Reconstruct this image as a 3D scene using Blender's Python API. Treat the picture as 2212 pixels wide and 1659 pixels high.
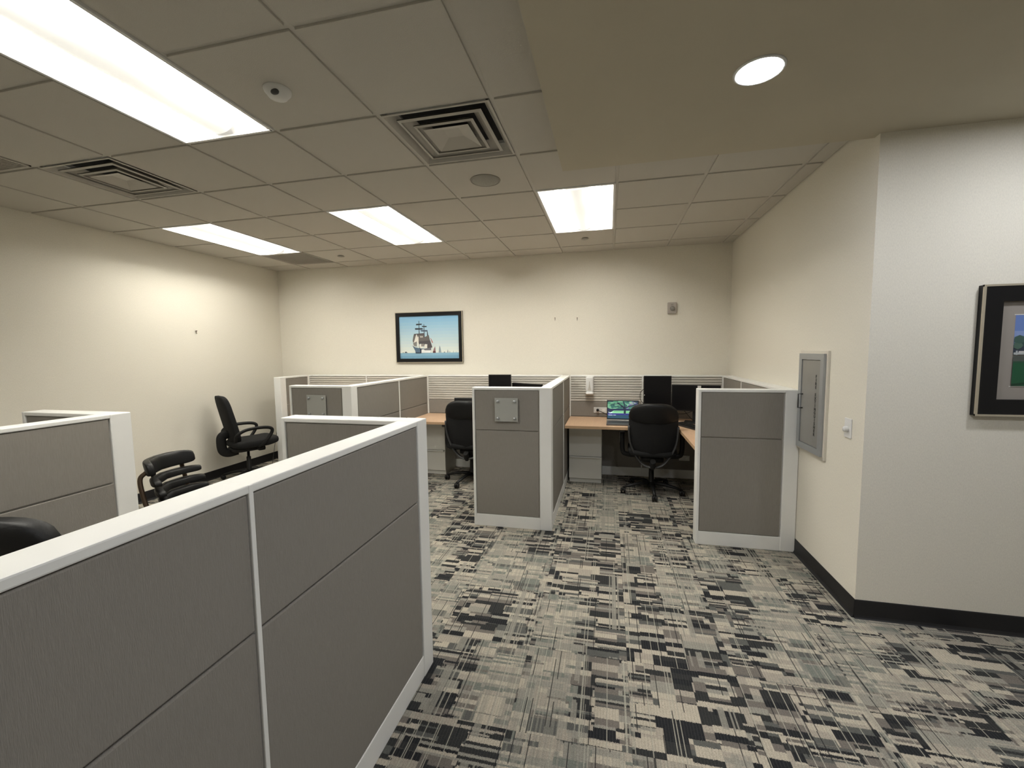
import bpy, bmesh, math, random
from mathutils import Vector, Matrix
random.seed(7)
PI = math.pi
for o in list(bpy.data.objects): bpy.data.objects.remove(o)
S = bpy.context.scene
COL = S.collection

# ------------------------------------------------------------------ camera, world, exposure
H = 2.78                      # tile ceiling height
G = 0.6096                    # ceiling module
cam = bpy.data.cameras.new('camera'); co = bpy.data.objects.new('camera', cam); COL.objects.link(co)
cam.sensor_width = 36; cam.lens = 14.7945; cam.clip_start = 0.03
yaw, pit, rol = 0.2270, -0.0799, -0.0125
fw = Vector((-math.sin(yaw)*math.cos(pit), math.cos(yaw)*math.cos(pit), math.sin(pit)))
r0 = fw.cross(Vector((0, 0, 1))).normalized(); u0 = r0.cross(fw)
rr = math.cos(rol)*r0 + math.sin(rol)*u0; uu = -math.sin(rol)*r0 + math.cos(rol)*u0
co.matrix_world = Matrix(((rr.x, uu.x, -fw.x, 0.5632), (rr.y, uu.y, -fw.y, -2.0589), (rr.z, uu.z, -fw.z, H-1.2158), (0, 0, 0, 1)))
S.camera = co
W = bpy.data.worlds.new('world'); S.world = W; W.use_nodes = True
W.node_tree.nodes['Background'].inputs[0].default_value = (0.0, 0.0, 0.0, 1)
S.view_settings.view_transform = 'Standard'; S.view_settings.look = 'None'
S.view_settings.exposure = 1.35; S.view_settings.gamma = 1.0; S.view_settings.use_curve_mapping = False
TROFFER_POWER = 20.0
DOWNLIGHT_POWER = 60.0
LAMP_TINT = (1.0, 0.965, 0.87)

# ------------------------------------------------------------------ materials
def srgb(r, g, b):
    f = lambda c: (c/255)/12.92 if c <= 10 else (((c/255)+0.055)/1.055)**2.4
    return (f(r), f(g), f(b))
MATS = {}
def mat(name, col, rough=0.6, metal=0.0, noise=None, bump=None, spec=0.5, emit=None, emit_col=None, alpha=None, trans=0):
    """noise=(scale xyz, amount) colour variation; bump=(scale xyz, strength)"""
    if name in MATS: return MATS[name]
    m = bpy.data.materials.new(name); m.use_nodes = True; MATS[name] = m
    nt = m.node_tree; b = nt.nodes['Principled BSDF']
    b.inputs['Base Color'].default_value = (*col, 1); b.inputs['Roughness'].default_value = rough
    b.inputs['Metallic'].default_value = metal; b.inputs['Specular IOR Level'].default_value = spec
    b.inputs['Transmission Weight'].default_value = trans
    if emit:
        b.inputs['Emission Color'].default_value = (*(emit_col or col), 1); b.inputs['Emission Strength'].default_value = emit
    if noise or bump:
        tc = nt.nodes.new('ShaderNodeTexCoord')
    def nz(sc):
        mp = nt.nodes.new('ShaderNodeMapping'); mp.inputs['Scale'].default_value = sc
        n = nt.nodes.new('ShaderNodeTexNoise'); n.inputs['Scale'].default_value = 1; n.inputs['Detail'].default_value = 3
        nt.links.new(tc.outputs['Object'], mp.inputs[0]); nt.links.new(mp.outputs[0], n.inputs['Vector'])
        return n
    if noise:
        n = nz(noise[0]); r = nt.nodes.new('ShaderNodeMapRange')
        r.inputs[1].default_value = 0.3; r.inputs[2].default_value = 0.7
        r.inputs[3].default_value = 1-noise[1]; r.inputs[4].default_value = 1+noise[1]
        nt.links.new(n.outputs[0], r.inputs[0])
        mx = nt.nodes.new('ShaderNodeVectorMath'); mx.operation = 'SCALE'; mx.inputs[0].default_value = col
        nt.links.new(r.outputs[0], mx.inputs['Scale']); nt.links.new(mx.outputs[0], b.inputs['Base Color'])
    if bump:
        n = nz(bump[0]); bp = nt.nodes.new('ShaderNodeBump'); bp.inputs['Strength'].default_value = bump[1]; bp.inputs['Distance'].default_value = 0.002
        nt.links.new(n.outputs[0], bp.inputs['Height']); nt.links.new(bp.outputs[0], b.inputs['Normal'])
    return m

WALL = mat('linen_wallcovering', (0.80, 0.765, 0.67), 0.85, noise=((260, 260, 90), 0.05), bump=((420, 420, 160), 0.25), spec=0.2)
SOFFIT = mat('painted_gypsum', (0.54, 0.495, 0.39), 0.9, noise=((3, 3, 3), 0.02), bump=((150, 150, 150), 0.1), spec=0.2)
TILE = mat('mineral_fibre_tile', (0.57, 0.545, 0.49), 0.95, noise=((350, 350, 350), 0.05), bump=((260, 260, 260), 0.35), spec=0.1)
GRIDM = mat('grid_bar_paint', (0.57, 0.545, 0.49), 0.6)
BLACKV = mat('black_vinyl', (0.010, 0.010, 0.012), 0.45)
FABRIC = mat('partition_fabric', (0.275, 0.256, 0.228), 0.95, noise=((420, 420, 22), 0.06), bump=((700, 700, 60), 0.5), spec=0.15)
TRIM = mat('partition_trim_paint', (0.86, 0.86, 0.83), 0.45, noise=((6, 6, 6), 0.015))
SLATM = mat('slatwall_paint', (0.62, 0.595, 0.54), 0.5)
SLATBACK = mat('slatwall_channel', (0.62, 0.595, 0.54), 0.6)
WOOD = mat('maple_laminate', (0.68, 0.46, 0.30), 0.45, noise=((60, 9, 9), 0.05))
WOODEDGE = mat('maple_edge_band', (0.50, 0.335, 0.20), 0.5)
PEDM = mat('pedestal_paint', (0.78, 0.77, 0.71), 0.4)
CHAIRF = mat('black_fabric', (0.0065, 0.0065, 0.007), 0.9, noise=((300, 300, 300), 0.25), bump=((500, 500, 500), 0.5))
LEATHER = mat('black_leather', (0.006, 0.006, 0.0065), 0.45, spec=0.35, bump=((160, 160, 160), 0.25))
PLASTIC = mat('black_plastic', (0.009, 0.009, 0.009), 0.5, spec=0.35)
GREYPL = mat('grey_plastic', (0.055, 0.055, 0.055), 0.5)
BRONZE = mat('bronze_tube', (0.12, 0.085, 0.06), 0.35, metal=0.7)
STEEL = mat('brushed_steel', (0.52, 0.54, 0.56), 0.38, metal=0.85)
WHITEP = mat('white_plastic', (0.72, 0.72, 0.70), 0.4)
WHITEM = mat('white_enamel', (0.80, 0.80, 0.79), 0.5)
CABMET = mat('cabinet_grey_paint', (0.37, 0.385, 0.39), 0.35, metal=0.3)
CABIN = mat('cabinet_door_inset', (0.30, 0.295, 0.275), 0.3, metal=0.2)
TEXTM = mat('black_lettering', (0.015, 0.015, 0.015), 0.6)
GLASSP = mat('frosted_acrylic', (0.40, 0.405, 0.375), 0.35)
VENT = mat('diffuser_paint', (0.50, 0.475, 0.425), 0.5)
VENTD = mat('return_throat_shade', (0.32, 0.32, 0.31), 0.6)  # darker grey paints in the shade behind the return grille
THROAT = mat('open_duct_shade', (0.03, 0.03, 0.03), 0.9)  # near-black plate colour stands for the shade of an open duct
GRILLE = mat('return_grille_paint', (0.34, 0.32, 0.28), 0.7)
SPKR = mat('speaker_mesh', (0.33, 0.32, 0.28), 0.7, noise=((600, 600, 600), 0.3))
WINGGLOW = mat('wing_painted_glow', (0.9, 0.9, 0.9), 0.6, emit=TROFFER_POWER, emit_col=LAMP_TINT)  # lit inner wings painted as emission, in place of tubes inside the basket
REFL = mat('troffer_reflector', (0.82, 0.82, 0.82), 0.55)
BASKET = mat('basket_painted_glow', (0.78, 0.78, 0.78), 0.6, emit=0.30, emit_col=LAMP_TINT, noise=((700, 700, 700), 0.04))  # basket is no lamp; emission paints in the light shining through it
DLAMP = mat('downlight_luminous', (0.9, 0.9, 0.9), 0.6, emit=DOWNLIGHT_POWER, emit_col=(0.96, 0.985, 1.04))
GOLD = mat('champagne_gilt', (0.60, 0.54, 0.42), 0.35, metal=0.5)
FRAMEB = mat('black_frame_lacquer', (0.006, 0.006, 0.007), 0.4, spec=0.35)
MATB = mat('picture_mat_board', (0.31, 0.28, 0.25), 0.9)
SCREEN = mat('dark_screen', (0.005, 0.005, 0.006), 0.3, spec=0.3)
LAPTOP = mat('laptop_grey', (0.11, 0.105, 0.105), 0.45, metal=0.4)
SILVER = mat('laptop_hinge_silver', (0.62, 0.60, 0.56), 0.3, metal=0.6)
KEYS = mat('keyboard_black', (0.018, 0.018, 0.019), 0.45)

def carpet():
    m = bpy.data.materials.new('carpet_tile_pile'); m.use_nodes = True
    nt = m.node_tree; b = nt.nodes['Principled BSDF']; b.inputs['Roughness'].default_value = 1.0; b.inputs['Specular IOR Level'].default_value = 0.05
    N = nt.nodes.new; L = nt.links.new
    def M(op, a, c=None, d=None):
        n = N('ShaderNodeMath'); n.operation = op
        for i, v in enumerate((a, c, d)):
            if v is None: continue
            if isinstance(v, (int, float)): n.inputs[i].default_value = v
            else: L(v, n.inputs[i])
        return n.outputs[0]
    tc = N('ShaderNodeTexCoord'); oi = N('ShaderNodeObjectInfo'); sp = N('ShaderNodeSeparateXYZ')
    L(tc.outputs['Object'], sp.inputs[0]); rnd = oi.outputs['Random']
    nf = N('ShaderNodeTexNoise'); nf.inputs['Scale'].default_value = 330; nf.inputs['Detail'].default_value = 2; L(tc.outputs['Object'], nf.inputs['Vector'])
    fz = M('SUBTRACT', nf.outputs[0], 0.5)
    x = M('ADD', sp.outputs['X'], 0.0); y = M('ADD', M('ADD', sp.outputs['Y'], M('MULTIPLY', fz, 0.016)), M('MULTIPLY', rnd, 61.3))
    def wn(a, c=0.0, s=0.0):
        n = N('ShaderNodeTexWhiteNoise'); n.noise_dimensions = '3D'; cb = N('ShaderNodeCombineXYZ')
        for i, v in enumerate((a, c, s)):
            if isinstance(v, (int, float)): cb.inputs[i].default_value = v
            else: L(v, cb.inputs[i])
        L(cb.outputs[0], n.inputs['Vector']); return n.outputs['Value']
    def patch(w, h, seed):
        i = M('FLOOR', M('DIVIDE', M('ADD', x, 10+seed*0.37*w), w))
        k = wn(i, seed, rnd)
        j = M('FLOOR', M('DIVIDE', M('ADD', y, M('MULTIPLY', k, h*3)), h))
        return wn(i, j, seed+0.5)
    def mixf(f, a, c):
        return M('ADD', M('MULTIPLY', a, M('SUBTRACT', 1.0, f)), M('MULTIPLY', c, f))
    def mixc(f, a, c):
        n = N('ShaderNodeMix'); n.data_type = 'RGBA'
        if isinstance(f, (int, float)): n.inputs[0].default_value = f
        else: L(f, n.inputs[0])
        for idx, q in ((6, a), (7, c)):
            if isinstance(q, tuple): n.inputs[idx].default_value = (*q, 1)
            else: L(q, n.inputs[idx])
        return n.outputs[2]
    def ramp(v, els):
        rp = N('ShaderNodeValToRGB'); cr = rp.color_ramp; cr.interpolation = 'CONSTANT'
        while len(cr.elements) < len(els): cr.elements.new(0.5)
        for e, (p_, c_) in zip(cr.elements, els): e.position = p_; e.color = (*c_, 1)
        L(v, rp.inputs[0]); return rp.outputs[0]
    v = mixf(M('GREATER_THAN', patch(0.25, 0.085, 5.0), 0.50), patch(0.125, 0.034, 1.0), patch(0.1667, 0.056, 2.0))
    v = mixf(M('GREATER_THAN', patch(0.125, 0.05, 6.0), 0.72), v, patch(0.10, 0.024, 3.0))
    v = mixf(M('GREATER_THAN', patch(0.25, 0.06, 7.0), 0.84), v, patch(0.1667, 0.013, 4.0))
    cream, oat, lgrey, sage, taupe, grey, coal, ink = (0.53, 0.475, 0.385), (0.43, 0.385, 0.32), (0.335, 0.32, 0.275), (0.215, 0.228, 0.20), (0.20, 0.178, 0.158), (0.125, 0.128, 0.118), (0.042, 0.043, 0.043), (0.028, 0.029, 0.032)
    light = ramp(v, [(0.0, cream), (0.24, oat), (0.44, lgrey), (0.66, sage), (0.86, grey), (0.95, taupe)])
    dark = ramp(v, [(0.0, cream), (0.17, oat), (0.29, lgrey), (0.40, taupe), (0.53, grey), (0.655, coal), (0.86, ink)])
    # each tile is banded lengthwise into paler and darker columns with a ragged border
    jag = M('MULTIPLY', M('SUBTRACT', wn(M('FLOOR', M('DIVIDE', y, 0.05)), 3.3), 0.5), 0.07)
    zone = wn(M('FLOOR', M('DIVIDE', M('ADD', x, jag), 0.25)), rnd, 9.0)
    st = M('FLOOR', M('DIVIDE', x, 0.0042)); sv = wn(st, 7.0, rnd); seg = wn(st, M('FLOOR', M('DIVIDE', y, 0.13)), 4.0)
    st2 = M('FLOOR', M('DIVIDE', x, 0.0085)); s2 = wn(st2, 1.7, rnd)
    light = mixc(M('MULTIPLY', M('GREATER_THAN', s2, 0.60), 0.45), light, lgrey)       # broad pale ribs over the paler bands
    light = mixc(M('MULTIPLY', M('LESS_THAN', s2, 0.16), 0.30), light, sage)
    c = mixc(M('LESS_THAN', zone, 0.47), dark, light)
    c = mixc(M('MULTIPLY', M('GREATER_THAN', sv, 0.94), 0.75), c, (0.46, 0.44, 0.365))   # long single yarns, pale and dark
    c = mixc(M('MULTIPLY', M('MULTIPLY', M('LESS_THAN', sv, 0.045), M('GREATER_THAN', seg, 0.45)), 0.85), c, ink)
    # a ladder of stout stripes beside one edge of some tiles
    band = M('MULTIPLY', M('LESS_THAN', M('ABSOLUTE', M('SUBTRACT', x, M('SUBTRACT', M('MULTIPLY', wn(rnd, 2.2), 0.4), 0.2))), 0.034), M('GREATER_THAN', patch(0.5, 0.11, 8.0), 0.35))
    c = mixc(M('MULTIPLY', M('MULTIPLY', band, M('GREATER_THAN', wn(st2, 5.1), 0.5)), 0.8), c, lgrey)
    rib = M('MULTIPLY', M('LESS_THAN', M('FRACT', M('DIVIDE', x, 0.0125)), 0.22), 0.20); c = mixc(rib, c, (0.12, 0.115, 0.105))
    n2 = N('ShaderNodeTexNoise'); n2.inputs['Scale'].default_value = 420; n2.inputs['Detail'].default_value = 3; L(tc.outputs['Object'], n2.inputs['Vector'])
    mr = N('ShaderNodeMapRange'); mr.inputs[1].default_value = 0.3; mr.inputs[2].default_value = 0.7; mr.inputs[3].default_value = 0.60; mr.inputs[4].default_value = 1.14; L(n2.outputs[0], mr.inputs[0])
    sc = N('ShaderNodeVectorMath'); sc.operation = 'SCALE'; L(c, sc.inputs[0]); L(mr.outputs[0], sc.inputs['Scale']); L(sc.outputs[0], b.inputs['Base Color'])
    bp = N('ShaderNodeBump'); bp.inputs['Strength'].default_value = 0.6; bp.inputs['Distance'].default_value = 0.003; L(n2.outputs[0], bp.inputs['Height']); L(bp.outputs[0], b.inputs['Normal'])
    return m
CARPET = carpet()

# ------------------------------------------------------------------ mesh helpers
class MB:
    def __init__(s): s.v = []; s.f = []; s.mi = []; s.sm = []
    def add(s, vs, fs, mi=0, smooth=False):
        o = len(s.v); s.v += [tuple(v) for v in vs]
        for f in fs: s.f.append([o+i for i in f]); s.mi.append(mi); s.sm.append(smooth)
        return s
    def box(s, x0, x1, y0, y1, z0, z1, mi=0, bev=0.0):
        if bev <= 0:
            vs = [(x, y, z) for z in (z0, z1) for y in (y0, y1) for x in (x0, x1)]
            return s.add(vs, [(0, 2, 3, 1), (4, 5, 7, 6), (0, 1, 5, 4), (2, 6, 7, 3), (0, 4, 6, 2), (1, 3, 7, 5)], mi)
        bm = bmesh.new(); bmesh.ops.create_cube(bm, size=1)
        for v in bm.verts: v.co = Vector(((x0+x1)/2+v.co.x*(x1-x0), (y0+y1)/2+v.co.y*(y1-y0), (z0+z1)/2+v.co.z*(z1-z0)))
        bmesh.ops.bevel(bm, geom=bm.edges[:], offset=bev, segments=2, affect='EDGES', profile=0.5)
        bm.verts.index_update()
        s.add([v.co[:] for v in bm.verts], [[v.index for v in f.verts] for f in bm.faces], mi); bm.free(); return s
    def prism(s, pts, z0, z1, mi=0, axis='z'):
        n = len(pts)
        P = {'z': lambda a, b, c: (a, b, c), 'y': lambda a, b, c: (a, c, b), 'x': lambda a, b, c: (c, a, b)}[axis]
        vs = [P(a, b, z0) for a, b in pts] + [P(a, b, z1) for a, b in pts]
        return s.add(vs, [list(range(n))[::-1], list(range(n, 2*n))] + [(i, (i+1) % n, n+(i+1) % n, n+i) for i in range(n)], mi)
    def tube(s, pts, r, n=10, mi=0, flat=1.0, smooth=True):
        pts = [Vector(p) for p in pts]; rs = r if isinstance(r, (list, tuple)) else [r]*len(pts)
        t0 = (pts[1]-pts[0]).normalized(); ref = Vector((0, 0, 1)) if abs(t0.z) < 0.9 else Vector((1, 0, 0))
        a = t0.cross(ref).normalized(); rings = []
        for i, p in enumerate(pts):
            t = (pts[min(i+1, len(pts)-1)]-pts[max(i-1, 0)]).normalized()
            a = (a - t*a.dot(t)).normalized(); b = t.cross(a)
            rings.append([p + (a*math.cos(2*PI*k/n) + b*math.sin(2*PI*k/n)*flat)*rs[i] for k in range(n)])
        vs = [v for q in rings for v in q]; fs = []
        for i in range(len(pts)-1):
            for k in range(n): fs.append((i*n+k, i*n+(k+1) % n, (i+1)*n+(k+1) % n, (i+1)*n+k))
        s.add(vs, fs, mi, smooth); o = len(s.v)-len(vs)
        for ring, rev in ((0, True), (len(pts)-1, False)):
            f = [o+ring*n+k for k in range(n)]; s.f.append(f[::-1] if rev else f); s.mi.append(mi); s.sm.append(False)
        return s
    def lathe(s, prof, n=24, c=(0, 0, 0), axis='z', mi=0, smooth=True):
        vs = []
        for r, h in prof:
            for k in range(n):
                a = 2*PI*k/n; p = (r*math.cos(a), r*math.sin(a), h)
                if axis == 'y': p = (p[0], p[2], p[1])
                if axis == 'x': p = (p[2], p[0], p[1])
                vs.append((c[0]+p[0], c[1]+p[1], c[2]+p[2]))
        m = len(prof)
        fs = [(i*n+k, i*n+(k+1) % n, (i+1)*n+(k+1) % n, (i+1)*n+k) for i in range(m-1) for k in range(n)]
        s.add(vs, fs, mi, smooth); o = len(s.v)-len(vs)
        s.f.append([o+k for k in range(n)][::-1]); s.mi.append(mi); s.sm.append(False)
        s.f.append([o+(m-1)*n+k for k in range(n)]); s.mi.append(mi); s.sm.append(False)
        return s
    def squad(s, c, a, e1=0.35, e2=0.35, nu=28, nv=14, fn=None, mi=0):
        """superquadric cushion, half sizes a, optional deform fn(x,y,z)->xyz in local coords"""
        pw = lambda v, e: math.copysign(abs(v)**e, v)
        vs = []
        for j in range(nv+1):
            ph = -PI/2 + PI*j/nv
            for i in range(nu):
                th = 2*PI*i/nu
                p = (a[0]*pw(math.cos(ph), e1)*pw(math.cos(th), e2), a[1]*pw(math.cos(ph), e1)*pw(math.sin(th), e2), a[2]*pw(math.sin(ph), e1))
                if fn: p = fn(*p)
                vs.append((c[0]+p[0], c[1]+p[1], c[2]+p[2]))
        fs = [(j*nu+i, j*nu+(i+1) % nu, (j+1)*nu+(i+1) % nu, (j+1)*nu+i) for j in range(nv) for i in range(nu)]
        return s.add(vs, fs, mi, True)
    def mesh(s, name, mats):
        me = bpy.data.meshes.new(name); me.from_pydata(s.v, [], s.f)
        for m in (mats if isinstance(mats, (list, tuple)) else [mats]): me.materials.append(m)
        me.polygons.foreach_set('material_index', s.mi); me.polygons.foreach_set('use_smooth', s.sm)
        bm = bmesh.new(); bm.from_mesh(me); bmesh.ops.remove_doubles(bm, verts=bm.verts, dist=1e-6)
        bmesh.ops.recalc_face_normals(bm, faces=bm.faces); bm.to_mesh(me); bm.free(); me.update(); return me
    def build(s, name, mats, parent=None):
        return link(name, s.mesh(name, mats), parent)
def link(name, me, parent=None, loc=None):
    o = bpy.data.objects.new(name, me); COL.objects.link(o)
    if parent is not None: o.parent = parent
    if loc: o.location = loc
    return o
def thing(name, label, cat, loc=(0, 0, 0), rz=0, group=None):
    o = bpy.data.objects.new(name, None); COL.objects.link(o); o.location = loc; o.rotation_euler = (0, 0, rz); o.empty_display_size = 0.1
    o['label'] = label; o['category'] = cat
    if group: o['group'] = group
    return o
def tag(o, label, cat, group=None):
    o['label'] = label; o['category'] = cat
    if group: o['group'] = group
    return o
def struct(o, label=None):
    o['kind'] = 'structure'
    if label: o['label'] = label
    return o
def copy_tree(o, parent=None):
    c = o.copy(); COL.objects.link(c)
    if parent is not None: c.parent = parent
    for ch in list(o.children): copy_tree(ch, c)
    return c
def arc(pts, n=8):
    """smooth polyline (Catmull-Rom) through points"""
    P = [Vector(p) for p in pts]; P = [P[0]*2-P[1]] + P + [P[-1]*2-P[-2]]; out = []
    for i in range(1, len(P)-2):
        for k in range(n):
            t = k/n; a, b, c, d = P[i-1], P[i], P[i+1], P[i+2]
            out.append(0.5*((2*b)+(c-a)*t+(2*a-5*b+4*c-d)*t*t+(3*b-a-3*c+d)*t**3))
    out.append(P[-2]); return out

# ------------------------------------------------------------------ room shell
XL, XR, YB, YC, XE, YF = -4.25, 1.95, 3.37, 0.635, 4.4, -5.2     # left, right, back, corner, far right, rear
TOP = 3.05
def wall(name, x0, x1, y0, y1, label):
    return struct(MB().box(x0, x1, y0, y1, -0.02, TOP).build(name, WALL), label)
wall('wall_left', XL-0.12, XL, YF, YB, 'cream textured wall with cubicle chairs standing along it')
wall('wall_back', XL-0.12, XR+0.12, YB, YB+0.12, 'cream textured wall behind the cubicles, ship picture hung on it')
wall('wall_right', XR, XR+0.12, YC+0.12, YB, 'cream textured wall with recessed grey extinguisher cabinet')
wall('wall_alcove', XR, XE, YC, YC+0.12, 'cream textured wall around the corner with large framed landscape')
wall('wall_far_right', XE, XE+0.12, YF, YC, 'cream wall out past the soffit')
wall('wall_rear', XL-0.12, XE+0.12, YF-0.12, YF, 'cream wall across the rear of the office')
def base(name, pts, label):
    """black cove base: profile swept along straight piece from pts[0] to pts[1], standing off to its left normal"""
    (x0, y0), (x1, y1), (nx, ny) = pts
    prof = [(0, 0), (0.016, 0), (0.011, 0.006), (0.006, 0.018), (0.005, 0.104), (0.003, 0.108), (0, 0.108)]
    n = len(prof); vs = []
    for (px, py) in ((x0, y0), (x1, y1)): vs += [(px+nx*d, py+ny*d, z+0.004) for d, z in prof]
    fs = [(i, (i+1) % n, n+(i+1) % n, n+i) for i in range(n)] + [list(range(n)), list(range(n, 2*n))[::-1]]
    return struct(MB().add(vs, fs).build(name, BLACKV), label)
base('baseboard_left', ((XL, YF), (XL, YB), (1, 0)), 'black rubber cove base along the left wall')
base('baseboard_back', ((XL, YB), (XR, YB), (0, -1)), 'black rubber cove base behind the cubicles')
base('baseboard_right', ((XR, YC-0.004), (XR, YB), (-1, 0)), 'black rubber cove base below the extinguisher cabinet')
base('baseboard_alcove', ((XR-0.004, YC), (XE, YC), (0, -1)), 'black rubber cove base below the framed landscape')

# floor slab with individual half-metre carpet tiles
floor = struct(MB().box(XL-0.12, XE+0.12, YF-0.12, YB+0.12, -0.12, 0.0).build('floor', mat('subfloor', (0.09, 0.09, 0.085), 0.9)), 'office floor laid with patterned grey and cream carpet tiles')
TS = 0.5; HT = TS/2-0.0004
tile_me = MB().box(-HT, HT, -HT, HT, 0, 0.004).mesh('carpet_tile', CARPET)
ix0, ix1 = -9, 6
nt_ = 0
for i in range(ix0, ix1):
    for j in range(-4, 8):
        x0, x1 = 0.16+i*TS, 0.16+(i+1)*TS; y0, y1 = -0.49+j*TS, -0.49+(j+1)*TS
        if y0 >= YB or x1 <= XL: continue
        if (x0+x1)/2 > XR+0.2 and y0 > YC: continue
        cx, cy = (x0+x1)/2, (y0+y1)/2
        if x0 < XL or y1 > YB:
            a0, b1 = max(x0, XL), min(y1, YB)
            me = MB().box(a0-cx, HT, -HT, b1-cy, 0, 0.004).mesh('carpet_tile', CARPET)
        else: me = tile_me
        link('carpet_tile', me, floor, (cx, cy, 0)); nt_ += 1
# remaining carpet behind the camera and far right, one sheet each
MB().box(XL, XE, YF, -0.49-4*TS, 0, 0.004).box(0.16+ix1*TS, XE, -0.49-4*TS, YC, 0, 0.004).build('carpet_field', CARPET, floor)

# tile ceiling
ceil = struct(MB().box(XL-0.12, XE+0.12, YF-0.12, YB+0.12, TOP, TOP+0.1).build('ceiling', mat('plenum', (0.25, 0.24, 0.22), 0.9)), 'suspended ceiling of square white acoustic tiles')
SX, SY, SZ = 0.273, 0.687, H-0.10        # soffit edges
SR = -2.80                                # rear edge of the soffit
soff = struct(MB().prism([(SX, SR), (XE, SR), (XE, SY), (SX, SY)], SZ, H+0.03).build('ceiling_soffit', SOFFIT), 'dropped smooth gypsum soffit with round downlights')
FIX = [(-3, -2), (-3, 2), (0, 2), (-6, 2), (-3, -6)]     # 2x4 troffers: (column, first row)
OPEN = {(-1, 0), (-5, 0), (-6, -1), (-6, 4)}            # diffusers and return grilles
for c_, r_ in FIX: OPEN |= {(c_, r_), (c_, r_+1)}
HG = G/2-0.0125
full = MB().box(-HG, HG, -HG, HG, 0.0, 0.018, 0, 0.002).mesh('ceiling_tile', TILE)
for i in range(-7, 8):
    for j in range(-9, 6):
        if (i, j) in OPEN: continue
        x0, x1, y0, y1 = i*G+0.0125, (i+1)*G-0.0125, j*G+0.0125, (j+1)*G-0.0125
        if x0 > SX and y1 < SY and y0 > SR: continue
        if x0 > XR-0.02 and y1 > SY: continue
        a0, a1, b0, b1 = max(x0, XL+0.012), min(x1, XE if y1 < SY else XR-0.012), max(y0, YF), min(y1, YB-0.012)
        if a1-a0 < 0.02 or b1-b0 < 0.02: continue
        cx, cy = (i+0.5)*G, (j+0.5)*G
        if abs(a0-x0)+abs(a1-x1)+abs(b0-y0)+abs(b1-y1) < 1e-6: me = full
        else: me = MB().box(a0-cx, a1-cx, b0-cy, b1-cy, 0, 0.018, 0, 0.002).mesh('ceiling_tile', TILE)
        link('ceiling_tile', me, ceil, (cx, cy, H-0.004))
bw = 0.012
def bar(x0, x1, y0, y1, dz=0.0): MB().box(x0, x1, y0, y1, H+0.005+dz, H+0.017+dz).build('grid_bar', GRIDM, ceil)
for i in range(-6, 8):       # bars running into depth
    x = i*G
    if x < SX: bar(x-bw, x+bw, YF, YB); continue
    bar(x-bw, x+bw, YF, SR+0.02)
    if x < XR: bar(x-bw, x+bw, SY-0.02, YB)
for j in range(-8, 6):       # cross bars, stopping at the long sides of a troffer
    y = j*G; x0 = XL; x1 = XR if y > SY else (SX+0.02 if y > SR else XE)
    for c_ in sorted(c for c, r in FIX if r+1 == j): bar(x0, c_*G, y-bw, y+bw, 0.0006); x0 = (c_+1)*G
    bar(x0, x1, y-bw, y+bw, 0.0006)
bar(XL, XL+0.022, YF, YB, 0.0012); bar(XR-0.022, XR, SY, YB, 0.0012); bar(XL, XR, YB-0.022, YB, 0.0018)

# ------------------------------------------------------------------ ceiling fittings
def troffer(c_, r_, label, suffix=''):
    t = thing('ceiling_light'+suffix, label, 'light', ((c_+0.5)*G, (r_+1)*G, H-0.004), 0, 'recessed fluorescent troffers')
    hw, hl = G/2-0.014, G-0.014
    f = MB()
    for s in (-1, 1):
        f.box(s*hw-(0.008), s*hw+(0.008), -hl-0.006, hl+0.006, -0.003, 0.012); f.box(-hw, hw, s*hl-0.008, s*hl+0.008, -0.003, 0.012)
    f.build('frame', WHITEM, t)
    # cross-section of one wing: outer lip up to the crown beside the basket
    wing = [(hw-0.006, 0.004), (0.262, 0.030), (0.225, 0.060), (0.185, 0.079), (0.160, 0.087), (0.120, 0.092), (0.075, 0.090), (0.045, 0.082)]
    for s in (-1, 1):
        for nm, seg, m in (('reflector', wing[:4], REFL), ('glow_wing', wing[3:], WINGGLOW)):  # crown of the wing is reflector too, its lit look comes from emission
            vs = [(s*x, y, z) for y in (-hl+0.035, hl-0.035) for x, z in seg]; n = len(seg)
            if suffix and nm == 'glow_wing': nm += ('_left', '_right')[s > 0]+suffix
            MB().add(vs, [(i, i+1, n+i+1, n+i) for i in range(n-1)], 0, True).build(nm, m, t)
        # sloping end plate with arched top
        pts = [(-x, z) for x, z in wing] + [(x, z) for x, z in wing[::-1]]
        vs = [(x, s*(hl-0.006), 0.004) for x, z in pts] + [(x, s*(hl-0.055+0.02*(z < 0.05)), z) for x, z in pts]; n = len(pts)
        MB().add(vs, [(i, i+1, n+i+1, n+i) for i in range(n-1)]).build('end_plate', REFL, t)
    # housing pan above keeps the plenum dark
    MB().box(-hw, hw, -hl, hl, 0.105, 0.112).build('housing', WHITEM, t)
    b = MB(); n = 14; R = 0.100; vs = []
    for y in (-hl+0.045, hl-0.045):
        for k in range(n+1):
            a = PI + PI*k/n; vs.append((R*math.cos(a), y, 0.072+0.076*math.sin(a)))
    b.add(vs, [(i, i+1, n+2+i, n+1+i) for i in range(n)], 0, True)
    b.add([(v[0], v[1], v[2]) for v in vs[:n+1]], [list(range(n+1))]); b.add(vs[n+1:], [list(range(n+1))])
    b.build('glow_basket'+suffix, BASKET, t)  # shell with painted glow, no tubes inside
    return t
troffer(-3, -2, 'long recessed ceiling light next to the dome sensor tile')
troffer(-3, 2, 'recessed ceiling light above the cubicle in front of the ship picture')
troffer(0, 2, 'recessed ceiling light just behind the edge of the soffit')
troffer(-6, 2, 'recessed ceiling light beside the left wall, return grille at its end')
troffer(-3, -6, 'recessed ceiling light at the rear of the office, continuing the row', '_rear_offscreen')

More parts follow.
